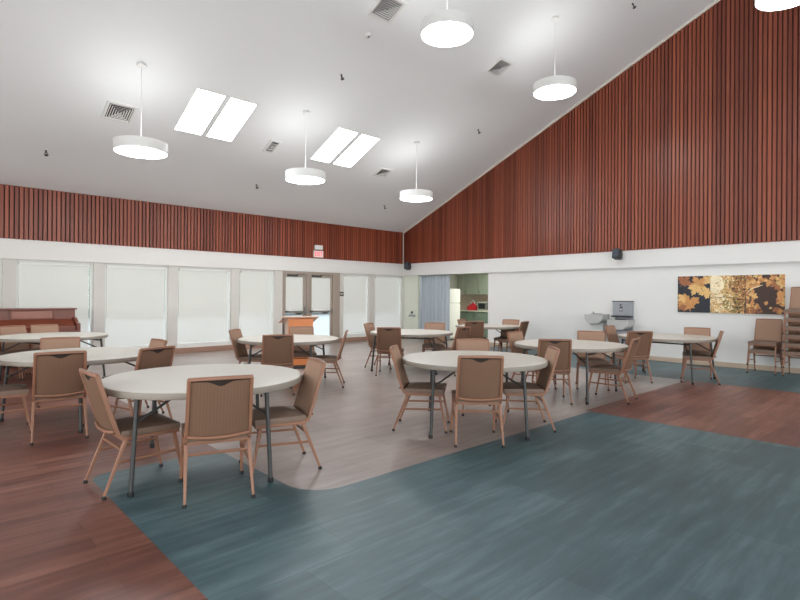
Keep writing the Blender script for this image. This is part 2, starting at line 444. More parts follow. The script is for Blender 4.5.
# ground outside the windows
g = MB(); g.quad((-25, 13.3, -.12), (35, 13.3, -.12), (35, 60, -.12), (-25, 60, -.12))
struct(g.build('outside_pavement', plain('pale_concrete', rgb(196, 198, 200), 0.9, noise=0.1, scale=2)))
hb = MB()
for k in range(90):
    cx = -35+k*1.1; cy = 38+random.uniform(-1, 1); r = random.uniform(1.6, 3.0)
    hb.lathe([(.1, -r*.95), (r*.6, -r*.7), (r, 0), (r*.75, r*.6), (.12, r*.95)], 11, 0, (cx, cy, r*.9))
hd = hb.build('hedge', plain('hedge_green', rgb(120, 128, 108), 0.9, noise=0.4, scale=3)); hd['kind'] = 'stuff'
tag(hd, 'green hedge across the pavement seen faintly through the window shades', 'hedge')

# ---------------------------------------------------------------- skylights
ROOF = -math.atan(SL)
def on_roof(name, label, cat, x, y, group=None, drop=0.0):
    return thing(name, label, cat, (x, y, ceil_z(y)-drop), (ROOF, 0, 0), group)
for i, (xc, lab) in enumerate(((4.00, 0), (4.63, 0), (7.13, 0), (7.78, 0))):
    y0, y1 = 9.33, 10.44
    yc = (y0+y1)/2; half = (y1-y0)/2/math.cos(ROOF)
    o = bpy.data.objects.new('skylight', None); COL.objects.link(o); struct(o)
    o.location = (xc, yc, ceil_z(yc)); o.rotation_euler = (ROOF, 0, 0)
    f = MB(); hw = .262
    for a, b in (((-hw-.02, -half-.02), (-hw, half+.02)), ((hw, -half-.02), (hw+.02, half+.02)), ((-hw, -half-.02), (hw, -half)), ((-hw, half), (hw, half+.02))):
        f.box((a[0], a[1], -.012), (b[0], b[1], .02))
    f.build('skylight_frame', W['lamp_white'], o)
    MB().box((-hw, -half, -.006), (hw, half, .01)).build('skylight_pane', W['sky_glow'], o)

# ----------------------------------------------------------- pendant lamps
def pendant(x, y, z0, label):
    zc = ceil_z(y)
    o = thing('pendant_lamp', label, 'lamp', (x, y, z0), group='round white pendant lamps')
    R = .405; H = .165
    d = MB(); n = 56
    prof = [(R-.014, .004), (R-.014, 0), (R, 0), (R, H), (R-.014, H), (R-.014, H-.02)]
    vs = [(r*math.cos(2*PI*k/n), r*math.sin(2*PI*k/n), z) for r, z in prof for k in range(n)]
    fs = [(i*n+k, i*n+(k+1) % n, (i+1)*n+(k+1) % n, (i+1)*n+k) for i in range(len(prof)-1) for k in range(n)]
    d.add(vs, fs, 0, True); d.build('drum_shade', W['lamp_white'], o)
    MB().lathe([(R-.016, .003), (R-.016, .012)], 56).build('diffuser', W['lamp_glow'], o)
    MB().lathe([(R-.016, H-.05), (R-.016, H-.03)], 56).build('top_diffuser', W['lamp_up'], o)
    MB().tube([(0, 0, H-.03), (0, 0, zc-z0-.01)], .007, 8).build('rod', W['lamp_white'], o)
    k = MB(); k.lathe([(.03, 0), (.075, .02), (.075, .05)], 20, M=Matrix.Translation((0, 0, zc-z0-.05)))
    k.build('canopy', W['lamp_white'], o)
    return o
pendant(2.75, 9.17, 3.75, 'white drum pendant lamp hanging at far left near square ceiling vent')
pendant(5.91, 9.17, 3.79, 'white drum pendant lamp hanging between the two pairs of skylights')
pendant(9.08, 9.13, 3.82, 'white drum pendant lamp farthest away, hanging close to the room corner')
pendant(5.95, 5.34, 5.41, 'white drum pendant lamp at top centre of ceiling, seen from straight below')
pendant(9.08, 5.35, 5.38, 'white drum pendant lamp hanging on long rod before the slatted gable wall')
pendant(9.08, 1.66, 5.72, 'white drum pendant lamp cut off at the top right corner of the photo')

# ------------------------------------------------------- ceiling fittings
def vent(x, y, w, h, label):
    o = on_roof('ceiling_vent', label, 'vent', x, y, 'square ceiling air vents')
    f = MB(); t = .05
    for a, b in (((-w/2, -h/2), (-w/2+t, h/2)), ((w/2-t, -h/2), (w/2, h/2)), ((-w/2+t, -h/2), (w/2-t, -h/2+t)), ((-w/2+t, h/2-t), (w/2-t, h/2))):
        f.box((a[0], a[1], -.022), (b[0], b[1], .004))
    f.build('vent_frame', W['vent_white'], o, bevel=.006)
    MB().box((-w/2+t, -h/2+t, -.004), (w/2-t, h/2-t, .0)).build('duct_opening', W['dark'], o)
    for q in range(7):
        s0 = w/2-t-.012-q*.038
        if s0 < .03: break
        l = MB()
        r0, r1 = s0, max(s0-.017, .008)
        vs, fs = [], []
        for rr, zz in ((r0, -.018), (r1, -.012)):
            k_ = h/w
            vs += [(-rr, -rr*k_, zz), (rr, -rr*k_, zz), (rr, rr*k_, zz), (-rr, rr*k_, zz)]
        for i in range(4): fs.append((i, (i+1) % 4, 4+(i+1) % 4, 4+i))
        l.add(vs, fs); l.build('louvre', W['vent_white'], o)
    return o
vent(2.73, 10.33, .50, .50, 'square white ceiling vent beside the far left pendant lamp')
vent(5.86, 6.62, .52, .50, 'square white ceiling vent at top edge, left of top centre pendant lamp')
vent(9.07, 6.65, .46, .46, 'square white ceiling vent left of the long rod pendant near gable wall')
vent(5.79, 10.33, .26, .44, 'narrow white ceiling vent left of the middle pendant lamp')
vent(9.08, 10.38, .42, .40, 'square white ceiling vent left of the lamp nearest the corner')

def sprinkler(x, y, label):
    o = on_roof('sprinkler', label, 'sprinkler', x, y, 'ceiling fire sprinklers')
    MB().lathe([(.035, -.012), (.045, 0)], 14).build('escutcheon', W['lamp_white'], o)
    p = MB(); p.lathe([(.012, -.07), (.016, -.01)], 8); p.build('nozzle', W['dark2'], o)
    r = MB(); r.tube([(-.014, 0, -.06), (-.03, 0, -.085), (0, 0, -.115)], .006, 6); r.tube([(.014, 0, -.06), (.03, 0, -.085), (0, 0, -.115)], .006, 6)
    r.build('yoke', W['dark2'], o)
    MB().lathe([(.034, -.12), (.036, -.115)], 12).build('deflector', W['dark2'], o)
for x, y, l in ((1.84, 11.69, 'ceiling sprinkler low on the slope, far left below the vent'),
                (6.12, 11.67, 'ceiling sprinkler low on the slope, left of the middle pendant lamp'),
                (10.26, 11.67, 'ceiling sprinkler low on the slope nearest the corner of the slat walls'),
                (5.99, 8.08, 'ceiling sprinkler above the second pair of skylights'),
                (10.32, 8.21, 'ceiling sprinkler high above the lamp nearest the corner'),
                (10.35, 4.41, 'ceiling sprinkler at the top edge near the slatted gable')):
    sprinkler(x, y, l)
o = on_roof('smoke_detector', 'small round white smoke detector on ceiling below the topmost vent', 'smoke detector', 5.9, 7.17)
MB().lathe([(.03, -.045), (.05, -.035), (.06, -.01), (.065, 0)], 20).build('detector_body', W['vent_white'], o)
MB().lathe([(.012, -.05), (.02, -.044)], 10).build('sensor_cap', W['dark2'], o)

# ----------------------------------------------------------------- chairs
def back_y(z, x=0.0):
    return -.195 - .13*max(0.0, (z-.43))/.435 - .018*(1-(x/.2)**2)

def make_chair():
    root = bpy.data.objects.new('stacking_chair', None); COL.objects.link(root); root.empty_display_size = .1
    FR, FB, VN = W['chair_frame'], W['chair_fabric'], W['chair_vinyl']
    # seat cushion: domed grid
    b = MB(); nx, ny = 8, 8; vs = []; fs = []
    for j in range(ny+1):
        for i in range(nx+1):
            u, v = -1+2*i/nx, -1+2*j/ny
            hw = .222-.012*(1-v)/2
            z = .448+.024*(1-u**4)*(1-v**4)
            vs.append((u*hw, .035+v*.205, z))
    top = len(vs)
    for j in range(ny):
        for i in range(nx):
            a = j*(nx+1)+i; fs.append((a, a+1, a+nx+2, a+nx+1))
    ring = [i for i in range(nx+1)] + [(j+1)*(nx+1)-1 for j in range(1, ny+1)] + [ny*(nx+1)+i for i in range(nx-1, -1, -1)] + [j*(nx+1) for j in range(ny-1, 0, -1)]
    for i in ring: vs.append((vs[i][0]*1.012, (vs[i][1]-.035)*1.012+.035, .43))
    for i in ring: vs.append((vs[i][0], vs[i][1], .404))
    n = len(ring)
    for k in range(n):
        k2 = (k+1) % n
        fs.append((ring[k], top+k, top+k2, ring[k2])); fs.append((top+k, top+n+k, top+n+k2, top+k2))
    fs.append(tuple(top+n+k for k in range(n)))
    b.add(vs, [f[::-1] for f in fs[:nx*ny]] and fs, 0, True)
    b.build('seat', VN, root)
    # seat rail
    r = MB(); h = .2
    r.box((-.222, .205, .378), (.222, .237, .408)); r.box((-.215, -.165, .378), (.215, -.138, .405)); r.box((-.222, -.14, .38), (-.2, .21, .404)); r.box((.2, -.14, .38), (.222, .21, .404))
    r.build('seat_frame', FR, root, bevel=.005)
    # back frame with side rails that curve under the seat
    bf = MB()
    for sx in (-1, 1):
        p = [(sx*.213, .21, .393), (sx*.213, -.08, .393), (sx*.213, -.15, .398), (sx*.212, -.183, .415), (sx*.211, -.198, .45)]
        p += [(sx*(.211-.008*t), back_y(.45+.415*t, .2), .45+.41*t) for t in (.25, .5, .75, 1.0)]
        bf.tube(p, .0185, 4, 0, False, PI/4, aspect=.9)
    bf.tube([(-.21+.42*i/10, back_y(.86, -.2+.4*i/10), .858+.004*(1-(2*i/10-1)**2)) for i in range(11)], .0175, 4, 0, False, PI/4)
    bf.tube([(-.205+.41*i/10, back_y(.45, -.2+.4*i/10)-.022, .452-.014*(1-(2*i/10-1)**2)) for i in range(11)], .012, 6, 0, True)
    bf.build('back_frame', FR, root, bevel=.004)
    # padded back, notched at the top for a hand hold
    bk = MB(); nx, nz = 16, 10; half = .197
    def notch_z(x):
        t = max(0.0, 1-abs(x)/.095); t = t*t*(3-2*t)
        return .838-.034*t
    def bot_z(x): return .432-.024*(1-(x/half)**2)
    def panel(top, bulge, y_in, mi_in, mi_out=0):
        """One upholstered panel: bulging outer face, flat inner face, closed edge."""
        vs, fs, mi = [], [], []
        for inner in (False, True):
            for j in range(nz+1):
                for i in range(nx+1):
                    x = -half+2*half*i/nx; v = j/nz
                    z = bot_z(x)+(top(x)-bot_z(x))*v
                    e = (1-(abs(x)/half)**6)*(1-abs(2*v-1)**6)
                    vs.append((x, back_y(z, x)+.004+(y_in if inner else y_in+bulge*(.35+.65*e)), z))
        N = (nx+1)*(nz+1)
        for k in (0, 1):
            for j in range(nz):
                for i in range(nx):
                    a = k*N+j*(nx+1)+i; fs.append((a, a+1, a+nx+2, a+nx+1)); mi.append(mi_in if k else mi_out)
        ring = [i for i in range(nx+1)] + [(j+1)*(nx+1)-1 for j in range(1, nz+1)] + [nz*(nx+1)+i for i in range(nx-1, -1, -1)] + [j*(nx+1) for j in range(nz-1, 0, -1)]
        for k in range(len(ring)):
            k2 = (k+1) % len(ring); fs.append((ring[k], ring[k2], N+ring[k2], N+ring[k])); mi.append(mi_out)
        o = len(bk.v); bk.v += vs
        for f, m_ in zip(fs, mi): bk.f.append(tuple(o+q for q in f)); bk.m.append(m_); bk.s.append(True)
    panel(lambda x: .85, .022, .003, 1, 2)
    panel(notch_z, -.018, .001, 0)
    bk.build('backrest', [FB, W['slot_shade'], W['chair_front']], root)
    # legs with dark glides, stretchers
    for sx in (-1, 1):
        for yt, yb in ((-.135, -.285), (.195, .268)):
            l = MB(); l.tube([(sx*.209, yt, .40), (sx*.224, yb, .016)], [.0195, .0125], 4, 0, False, PI/4)
            lo = l.build('leg', FR, root, bevel=.004)
            g = MB(); g.lathe([(.015, 0), (.016, .012), (.011, .024)], 10, 0, (sx*.2245, yb, 0)); g.build('foot_cap', W['rubber'], lo)
        at = lambda yt, yb, z: (sx*(.209+.015*(1-z/.4)), yt+(yb-yt)*(1-z/.4), z)
        MB().tube([at(-.135, -.285, .235), at(.195, .268, .245)], .0105, 6).build('stretcher', FR, root)
    MB().tube([(-.212, -.165, .315), (.212, -.165, .315)], .0105, 6).build('stretcher', FR, root)
    return root

chair0 = make_chair()
index_kids(chair0)
first = [True]
def chair(x, y, facing, label, group, z=0.0):
    """facing: direction of the sitter in degrees, 0 along the window wall, 90 towards it."""
    o = chair0 if first[0] else copy_tree(chair0)
    first[0] = False
    o.location = (x, y, z); o.rotation_euler = (0, 0, D(facing-90))
    return tag(o, label, 'chair', group)

# ------------------------------------------------------------------ tables
def make_table():
    root = bpy.data.objects.new('round_table', None); COL.objects.link(root); root.empty_display_size = .1
    R = .795
    MB().lathe([(R-.03, .690), (R-.004, .693), (R, .70), (R, .732), (R-.006, .7385), (R-.02, .74)], 72).build('tabletop', W['table_top'], root)
    n = 72; rm = MB()
    prof = [(R-.01, .686), (R+.002, .688), (R+.006, .696), (R+.006, .728), (R+.001, .735), (R-.004, .733)]
    vs = [(r*math.cos(2*PI*k/n), r*math.sin(2*PI*k/n), z) for r, z in prof for k in range(n)]
    fs = [(i*n+k, i*n+(k+1) % n, (i+1)*n+(k+1) % n, (i+1)*n+k) for i in range(len(prof)-1) for k in range(n)]
    rm.add(vs, fs, 0, True); rm.build('rim', W['table_rim'], root)
    for sx in (-1, 1):
        for sy in (-1, 1):
            l = MB(); l.tube([(sx*.48, sy*.63, .02), (sx*.45, sy*.57, .69)], .0165, 12); lo = l.build('leg', W['table_leg'], root)
            MB().lathe([(.018, 0), (.021, .006), (.021, .03), (.0175, .036)], 12, 0, (sx*.48, sy*.63, 0)).build('foot_cap', W['rubber'], lo)
            br = MB(); br.tube([(sx*.45, sy*.54, .505), (sx*.16, sy*.36, .68)], .010, 8); br.tube([(sx*.454, sy*.58, .5), (sx*.45, sy*.52, .51)], .012, 8)
            br.build('brace', W['table_leg'], root)
        MB().tube([(sx*.45, -.57, .65), (sx*.45, .57, .65)], .0125, 8).build('crossbar', W['table_leg'], root)
        MB().tube([(sx*.16, -.4, .68), (sx*.16, .4, .68)], .011, 8).build('crossbar', W['table_leg'], root)
    return root
table0 = make_table(); index_kids(table0)
t_first = [True]
def table(x, y, rot, label):
    o = table0 if t_first[0] else copy_tree(table0)
    t_first[0] = False
    o.location = (x, y, 0); o.rotation_euler = (0, 0, D(rot))
    return tag(o, label, 'table', 'round off-white folding tables')

table(1.83, 4.35, -24, 'off-white round folding table nearest the camera, on the teal floor tip')
table(4.60, 3.70, -46, 'off-white round folding table in the centre, at the edge of the teal floor')
table(1.45, 6.92, 25, 'off-white round folding table on wood planks, second from front along the left')
table(1.74, 10.3, 20, 'white round folding table in front of the piano, farthest along the left')
table(4.46, 7.36, -44, 'off-white round folding table before the lectern and glass doors')
table(7.10, 7.25, 28, 'white round folding table before the blue curtain and corner windows')
table(10.17, 7.72, -40, 'white round folding table farthest back, before the kitchen opening')
table(7.12, 3.92, -82, 'off-white round folding table right of centre, beside the red plank floor')
table(9.88, 3.57, -3, 'off-white round folding table farthest right, below the autumn leaf artwork')

G = 'brown chairs around the round tables'
G1, G2 = 'the nearest round table', 'the centre round table'
chair(1.26, 4.27, 2, 'brown padded chair at left side of the nearest table, seat towards right', G)
chair(1.64, 3.72, 72, 'brown padded chair nearest the camera, its back squarely towards us', G)
chair(2.25, 3.87, 164, 'brown padded chair at right side of the nearest table, facing left', G)
chair(1.10, 6.20, 82, 'brown padded chair left of the nearest table, its back to us, on wood planks', G)
chair(1.80, 6.08, 110, 'brown padded chair whose back shows just beyond the nearest table top', G)
chair(1.92, 6.72, 184, 'brown chair mostly hidden, top of its back peeking above the chair behind nearest table', G)
chair(1.33, 7.52, -103, 'tan-backed chair facing us across the second left table, below the piano', G)
chair(0.66, 6.72, -4, 'brown chair cut by the left photo edge, only seat and stretchers showing', G)
chair(1.80, 11.0, -86, 'tan-backed chair before the piano, rightmost of three behind the far white table', G)
chair(1.42, 10.89, -66, 'tan-backed chair before the piano, middle of three behind the far white table', G)
chair(1.02, 10.62, -50, 'tan-backed chair before the piano at left photo edge, leftmost of three', G)
chair(4.12, 3.28, 46, 'brown padded chair at near side of the centre table, back to us', G)
chair(4.08, 3.98, -52, 'brown padded chair at left side of the centre table, turned right', G)
chair(4.91, 3.25, 135, 'brown padded chair at right side of the centre table, turned left', G)
chair(5.16, 4.09, -130, 'tan-backed chair across the centre table, only its top visible', G)
chair(6.46, 3.84, 40, 'brown chair with back to us at left of the table right of centre', G)
chair(7.15, 3.31, 100, 'brown chair seen edge-on at near right of the table beside red planks', G)
chair(7.89, 3.96, -150, 'tan-backed chair facing us below the drinking fountain, across the table', G)
chair(7.04, 4.50, -87, 'light tan chair at far left of table right of centre, behind centre table', G)
chair(9.03, 3.84, 50, 'brown chair at left of the farthest right table, its back to us', G)
chair(9.82, 3.01, 109, 'brown chair seen edge-on at near right of table under the artwork', G)
chair(10.44, 3.24, -163, 'tan-backed chair facing us across the table under the artwork', G)
chair(9.97, 4.32, -88, 'brown chair beside the drinking fountain, at far side of farthest right table', G)
chair(4.04, 7.74, -48, 'brown chair at left of the table before the glass doors', G)
chair(3.94, 6.84, 62, 'brown chair with back to us at the table before the glass doors', G)
chair(4.81, 6.85, 141, 'brown chair seen edge-on at right of the table before the glass doors', G)
chair(4.98, 7.79, -119, 'greyish chair back in front of the orange lectern', G)
chair(6.43, 7.11, 42, 'brown chair with back to us at the table before the blue curtain', G)
chair(6.95, 7.91, -65, 'brown chair at left of the table before the corner windows', G)
chair(7.84, 7.34, -140, 'pale tan chair back in front of the blue curtain', G)
chair(7.32, 6.46, 96, 'brown chair in front of the far kitchen table, leaning back at its left', G)
chair(9.96, 8.02, -75, 'tan chair farthest back, in front of the refrigerator, partly hidden', G)
chair(9.49, 7.68, 48, 'tan chair with back to us at left of the far table before the kitchen', G)
chair(10.46, 7.42, -165, 'tan-backed chair facing us at right of the far table by white wall', G)
chair(10.17, 7.06, 100, 'brown chair at near right of the far table before the white wall', G)

def stack(x, y, n, labels, group):
    for k in range(n):
        chair(x, y, 180, labels[k], group, z=.155*k)
stack(11.93, 2.52, 2, ['bottom chair of the short two-chair stack by the white wall', 'top chair of the short two-chair stack by the white wall'], 'chairs stacked by the right wall')
nm = ['bottom', 'second from bottom', 'third from bottom', 'third from top', 'second from top', 'topmost']
stack(11.93, 1.96, 6, [a+' chair in the tall six-chair stack at the right photo edge' for a in nm], 'chairs stacked by the right wall')

# ------------------------------------------------------------------- piano
p = thing('upright_piano', 'reddish brown upright piano against the window wall at far left', 'piano', (1.74, 12.5, 0))
MB().box((-.74, -.06, .06), (.74, .36, 1.11)).build('case', W['piano'], p, bevel=.008)
MB().box((-.77, -.1, 1.11), (.77, .38, 1.14)).build('lid', W['piano'], p, bevel=.006)
kb = MB(); kb.box((-.76, -.46, .62), (.76, -.06, .70)); kb.build('key_bed', W['piano'], p, bevel=.006)
fb = MB(); fb.prism([(-.42, .70), (-.06, .70), (-.06, .92), (-.12, .92), (-.3, .80), (-.42, .79)], 'x', -.68, .68); fb.build('fallboard', W['piano'], p, bevel=.008)
for sx in (-1, 1):
    a = MB(); a.prism([(-.46, .70), (-.06, .70), (-.06, .96), (-.14, .94), (-.3, .86), (-.46, .84)], 'x', sx*.69, sx*.76); a.build('cheek', W['piano'], p, bevel=.01)
    l = MB(); l.tube([(sx*.7, -.4, .62), (sx*.7, -.4, .5), (sx*.7, -.4, .08), (sx*.7, -.4, .0)], [.045, .03, .022, .03], 10); l.build('leg', W['piano'], p)
md = MB(); md.box((-.33, -.085, .94), (.35, -.06, 1.095)); md.build('music_desk', W['piano_lit'], p, bevel=.01)
mf = MB()
for a, b in (((-.36, .925), (-.33, 1.105)), ((.35, .925), (.38, 1.105)), ((-.33, .925), (.35, .94)), ((-.33, 1.095), (.35, 1.105))):
    mf.box((a[0], -.1, a[1]), (b[0], -.06, b[1]))
mf.build('music_desk_frame', W['piano'], p, bevel=.003)
for q in (-.08, 0, .08): MB().box((q-.02, -.2, .05), (q+.02, -.05, .065)).build('pedal', W['chrome'], p, bevel=.004)

# ----------------------------------------------------------------- lectern
l = thing('lectern', 'lectern with orange wood front and pale side, before the glass doors', 'lectern', (5.66, 8.98, 0), (0, 0, D(-22)))
b = MB(); b.box((-.24, -.2, .06), (.24, -.18, .97)); b.build('front_panel', W['lectern_orange'], l, bevel=.004)
for sx in (-1, 1):
    s_ = MB(); s_.prism([(-.18, .06), (.22, .06), (.22, .88), (-.18, .98)], 'x', sx*.24, sx*.215); s_.build('side_panel', W['lectern_side'], l, bevel=.004)
MB().box((-.215, -.18, .5), (.215, .2, .52)).build('shelf', W['lectern_side'], l)
tp = MB(); tp.prism([(-.26, 1.0), (.3, .86), (.3, .885), (-.26, 1.025)], 'x', -.36, .34); tp.build('slanted_top', W['lectern_side'], l, bevel=.006)
MB().box((-.28, -.24, 0), (.28, .26, .06)).build('plinth', W['dark2'], l, bevel=.006)
MB().tube([(-.345, -.2, .06), (-.345, -.2, 1.0)], .012, 8).build('support_post', W['dark'], l)
MB().box((-.36, -.22, 0), (-.27, -.16, .06)).build('post_foot', W['dark'], l)

# ------------------------------------------------------ signs and speakers
e = thing('exit_sign', 'lit red and white EXIT sign above the glass doors', 'sign', (8.76, YL-.034, 2.55))
MB().box((-.165, -.05, 0), (.165, 0, .2)).build('sign_box', W['lamp_white'], e, bevel=.006)
red = emit('exit_red_letters', rgb(235, 70, 70), 1.6)
MB().box((-.15, -.052, .015), (.15, -.05, .185)).build('sign_face', emit('exit_face_glow', rgb(255, 205, 205), 0.75), e)
tx = MB()
def bars(x0, segs):
    for a, b, c_, d_ in segs: tx.box((x0+a, -.056, .035+b), (x0+c_, -.052, .035+d_))
h_ = .13
bars(-.135, [(0, 0, .014, h_), (0, 0, .055, .02), (0, .055, .045, .075), (0, h_-.02, .055, h_)])
for s_ in (1, -1):
    x0, x1 = (-.062, -.008) if s_ == 1 else (-.008, -.062)
    tx.prism([(x0-.008, .035), (x0+.008, .035), (x1+.008, .035+h_), (x1-.008, .035+h_)], 'y', -.056, -.052)
bars(.018, [(0, 0, .016, h_)])
bars(.06, [(.022, 0, .038, h_), (0, h_-.02, .06, h_)])
tx.build('lettering', red, e)
em = MB(); em.box((-.135, -.07, .23), (.135, 0, .36)); em.build('emergency_light', W['lamp_white'], e, bevel=.008)
MB().box((-.03, -.03, .2), (.03, 0, .23)).build('bracket', W['dark2'], e)
for sx in (-1, 1):
    MB().lathe([(.03, 0), (.04, .012)], 14, 0, M=Matrix.Translation((sx*.07, -.07, .295)) @ Matrix.Rotation(PI/2, 4, 'X')).build('lens', W['lamp_white'], e)

s_ = thing('door_sign', 'small dark plaque on the column right of the glass doors', 'sign', (9.68, YL+.03, 1.42))
MB().box((-.08, -.012, 0), (.08, 0, .13)).build('plaque', W['dark2'], s_, bevel=.004)
MB().box((-.055, -.014, .05), (.055, -.012, .08)).build('pale_strip', W['trimwhite'], s_)

def speaker(loc, rz, label):
    o = thing('wall_speaker', label, 'speaker', loc, (0, D(12), D(rz)), 'black wall speakers')
    c = MB(); c.prism([(-.10, -.08), (.10, -.08), (.10, .08), (-.10, .08)], 'z', -.115, .115); c.build('cabinet', W['dark'], o, bevel=.02, seg=3)
    MB().box((-.107, -.065, -.095), (-.10, .065, .095)).build('grille', plain('speaker_mesh', rgb(62, 70, 80), .7, noise=.2, scale=90), o, bevel=.003)
    b = MB(); b.tube([(.09, 0, 0), (.17, 0, -.01)], .02, 8); b.box((.16, -.05, -.06), (.18, .05, .06)); b.build('bracket', W['dark'], o)
    return o
speaker((12.07, 5.46, 2.44), 0, 'black wall speaker on white header above the drinking fountain')
speaker((12.06, 12.52, 2.43), 20, 'black wall speaker high in the corner beside the window wall')

# ----------------------------------------------------- drinking fountain
f = thing('drinking_fountain', 'two-bowl steel drinking fountain with bottle filler on the white wall', 'drinking fountain', (XW, 5.6, 0))
MB().box((-.05, -.42, .58), (0, -.0, 1.33)).build('back_panel', W['greysteel'], f, bevel=.004)
bf_ = MB(); bf_.box((-.14, -.42, 1.0), (-.05, .02, 1.33)); bf_.build('bottle_filler', W['greysteel'], f, bevel=.008)
MB().box((-.15, -.43, 1.325), (-.0, .03, 1.345)).build('filler_cap', W['dark2'], f, bevel=.004)
dp = MB(); dp.box((-.143, -.215, 1.1), (-.14, -.155, 1.27)); dp.build('blue_display', plain('navy_display', rgb(28, 36, 66), .3), f)
di = MB()
di.box((-.145, -.2, 1.12), (-.143, -.17, 1.16)); di.box((-.145, -.193, 1.165), (-.143, -.177, 1.18)); di.box((-.145, -.205, 1.215), (-.143, -.165, 1.225)); di.box((-.145, -.205, 1.24), (-.143, -.185, 1.255))
di.build('bottle_symbol', W['lamp_white'], f)
MB().box((-.2, -.43, .965), (-.05, .03, 1.0)).build('drip_ledge', W['dark'], f, bevel=.006)
def basin(y0, y1, z, d, label):
    b = MB(); yc = (y0+y1)/2
    b.prism([(y0, z), (y1, z), (y1-.01, z-.11), (y1-.12, z-.21), (y0+.12, z-.21), (y0+.01, z-.11)], 'x', -d, 0)
    o = b.build('basin', W['steel'], f, bevel=.015, seg=3)
    r = MB(); r.box((-d-.012, y0-.01, z-.005), (0, y1+.01, z+.022)); r.build('basin_rim', W['steel'], o, bevel=.01, seg=3)
    bw = MB(); bw.lathe([(.0, .024), (.13, .026), (.15, .03)], 24, 0, (-d*.5, yc, z)); bw.build('bowl', W['dark2'], o)
    sp = MB(); sp.tube([(-.07, y1-.1, z+.02), (-.08, y1-.1, z+.06), (-.12, y1-.1, z+.065)], .012, 8); sp.build('spout', W['chrome'], o)
    return o
basin(-.45, .05, .88, .38, '')
basin(.16, .62, 1.0, .36, '')
cb = MB(); cb.box((-.34, -.4, .32), (0, 0, .66)); cb.build('cooler_cabinet', W['greysteel'], f, bevel=.01)
cb = MB(); cb.box((-.2, .22, .36), (0, .58, .8)); cb.build('pipe_cover', W['lamp_white'], f, bevel=.01)

# ------------------------------------------------------------- artworks
def maple(scale, rot, cx, cy):
    pts = [(0, -1.0), (.06, -.55), (.5, -.62), (.42, -.42), (.95, -.12), (.8, 0), (.9, .32), (.56, .26), (.5, .4), (.24, .2), (.34, .66), (.2, .62), (0, 1.0)]
    pts += [(-x, y) for x, y in pts[-2:0:-1]]
    c_, s_ = math.cos(rot), math.sin(rot)
    return [(cx+scale*(x*c_-y*s_), cy+scale*(x*s_+y*c_)) for x, y in pts]
ART = [plain('print_'+n, c_, .55, noise=.3, scale=22) for n, c_ in (('slate', rgb(40, 44, 54)), ('orange', rgb(204, 146, 88)), ('amber', rgb(226, 184, 120)), ('rust', rgb(160, 102, 66)),
        ('gold', rgb(212, 178, 118)), ('pale', rgb(248, 232, 196)), ('brown', rgb(66, 46, 40)), ('olive', rgb(138, 124, 74)))]
def canvas(y0, y1, z0, z1, bg, leaves, label):
    o = thing('canvas_print', label, 'wall art', (XW, (y0+y1)/2, z0), group='autumn leaf canvas prints')
    w_, h_ = y1-y0, z1-z0
    MB().box((-.03, -w_/2, 0), (0, w_/2, h_)).build('stretched_canvas', W['trimwhite'], o)
    m = MB(); m.quad((-.0305, w_/2, 0), (-.0305, -w_/2, 0), (-.0305, -w_/2, h_), (-.0305, w_/2, h_), bg)
    lv = 0
    clip = lambda a, lo, hi: max(lo, min(hi, a))
    for poly, mi in leaves:
        lv += 1
        pp = [(-.0307-.000012*lv, clip(w_/2-u, -w_/2, w_/2), clip(v, 0, h_)) for u, v in poly]
        m.ngon(pp, mi)
    m.build('printed_picture', ART, o)
rn = random.Random(3)
L1 = [(maple(.2, .5, .40, .62), 1), (maple(.17, -.6, .14, .68), 3), (maple(.15, 1.9, .55, .43), 2), (maple(.16, 2.7, .35, .5), 2), (maple(.23, .3, .2, .2), 1), (maple(.12, 2.2, .08, .3), 2), (maple(.1, -.8, .36, .26), 1), (maple(.13, .9, .6, .7), 2), (maple(.1, 3.6, .1, .1), 3)]
canvas(3.572, 4.21, 1.115, 1.895, 0, L1, 'canvas print of orange maple leaves on dark ground, leftmost of the wall art')
L2 = []
blob = lambda cx, cy, rx, ry, n=18: [(cx+rx*math.cos(2*PI*k/n)*(1+.12*math.sin(5*k)), cy+ry*math.sin(2*PI*k/n)*(1+.12*math.cos(3*k))) for k in range(n)]
for cx, cy, rx, ry, mi in ((.5, .6, .2, .18, 3), (.16, .2, .16, .2, 5), (.45, .18, .22, .17, 7), (.1, .6, .16, .2, 5), (.6, .35, .08, .3, 3)):
    L2.append((blob(cx, cy, rx, ry), mi))
for k in range(900):
    u, v = rn.uniform(0, .645), rn.uniform(0, .78)
    far = math.hypot((u-.12)/.17, (v-.6)/.19)
    if far < 1 and rn.random() < .9: continue
    L2.append((maple(rn.uniform(.008, .028), rn.uniform(0, 6.3), u, v), rn.choice([1, 2, 4, 4, 5, 5, 2, 7] if u < .42 else [1, 2, 4, 7, 3, 6, 7, 1, 2, 6])))
L2 += [([(.02, .30), (.3, .33), (.6, .27), (.6, .28), (.3, .34), (.02, .308)], 6), ([(.615, 0), (.645, 0), (.645, .5), (.63, .3)], 6)]
canvas(2.925, 3.568, 1.115, 1.895, 4, L2, 'canvas print of glowing golden autumn tree, middle of the wall art')
L3 = []
for k in range(170):
    u, v = rn.uniform(0, .65), rn.uniform(0, .78)
    if (.12 < u < .52 and v < .56) and rn.random() < .93: continue
    L3.append((maple(rn.uniform(.03, .075), rn.uniform(0, 6.3), u, v), rn.choice([1, 1, 3, 2, 1, 4])))
for k in range(26):
    L3.append((maple(rn.uniform(.02, .04), rn.uniform(0, 6.3), rn.uniform(0, .3), rn.uniform(0, .12)), 3))
L3 += [([(.02, .42), (.1, .5), (.28, .57), (.28, .58), (.09, .515), (.02, .435)], 5)]
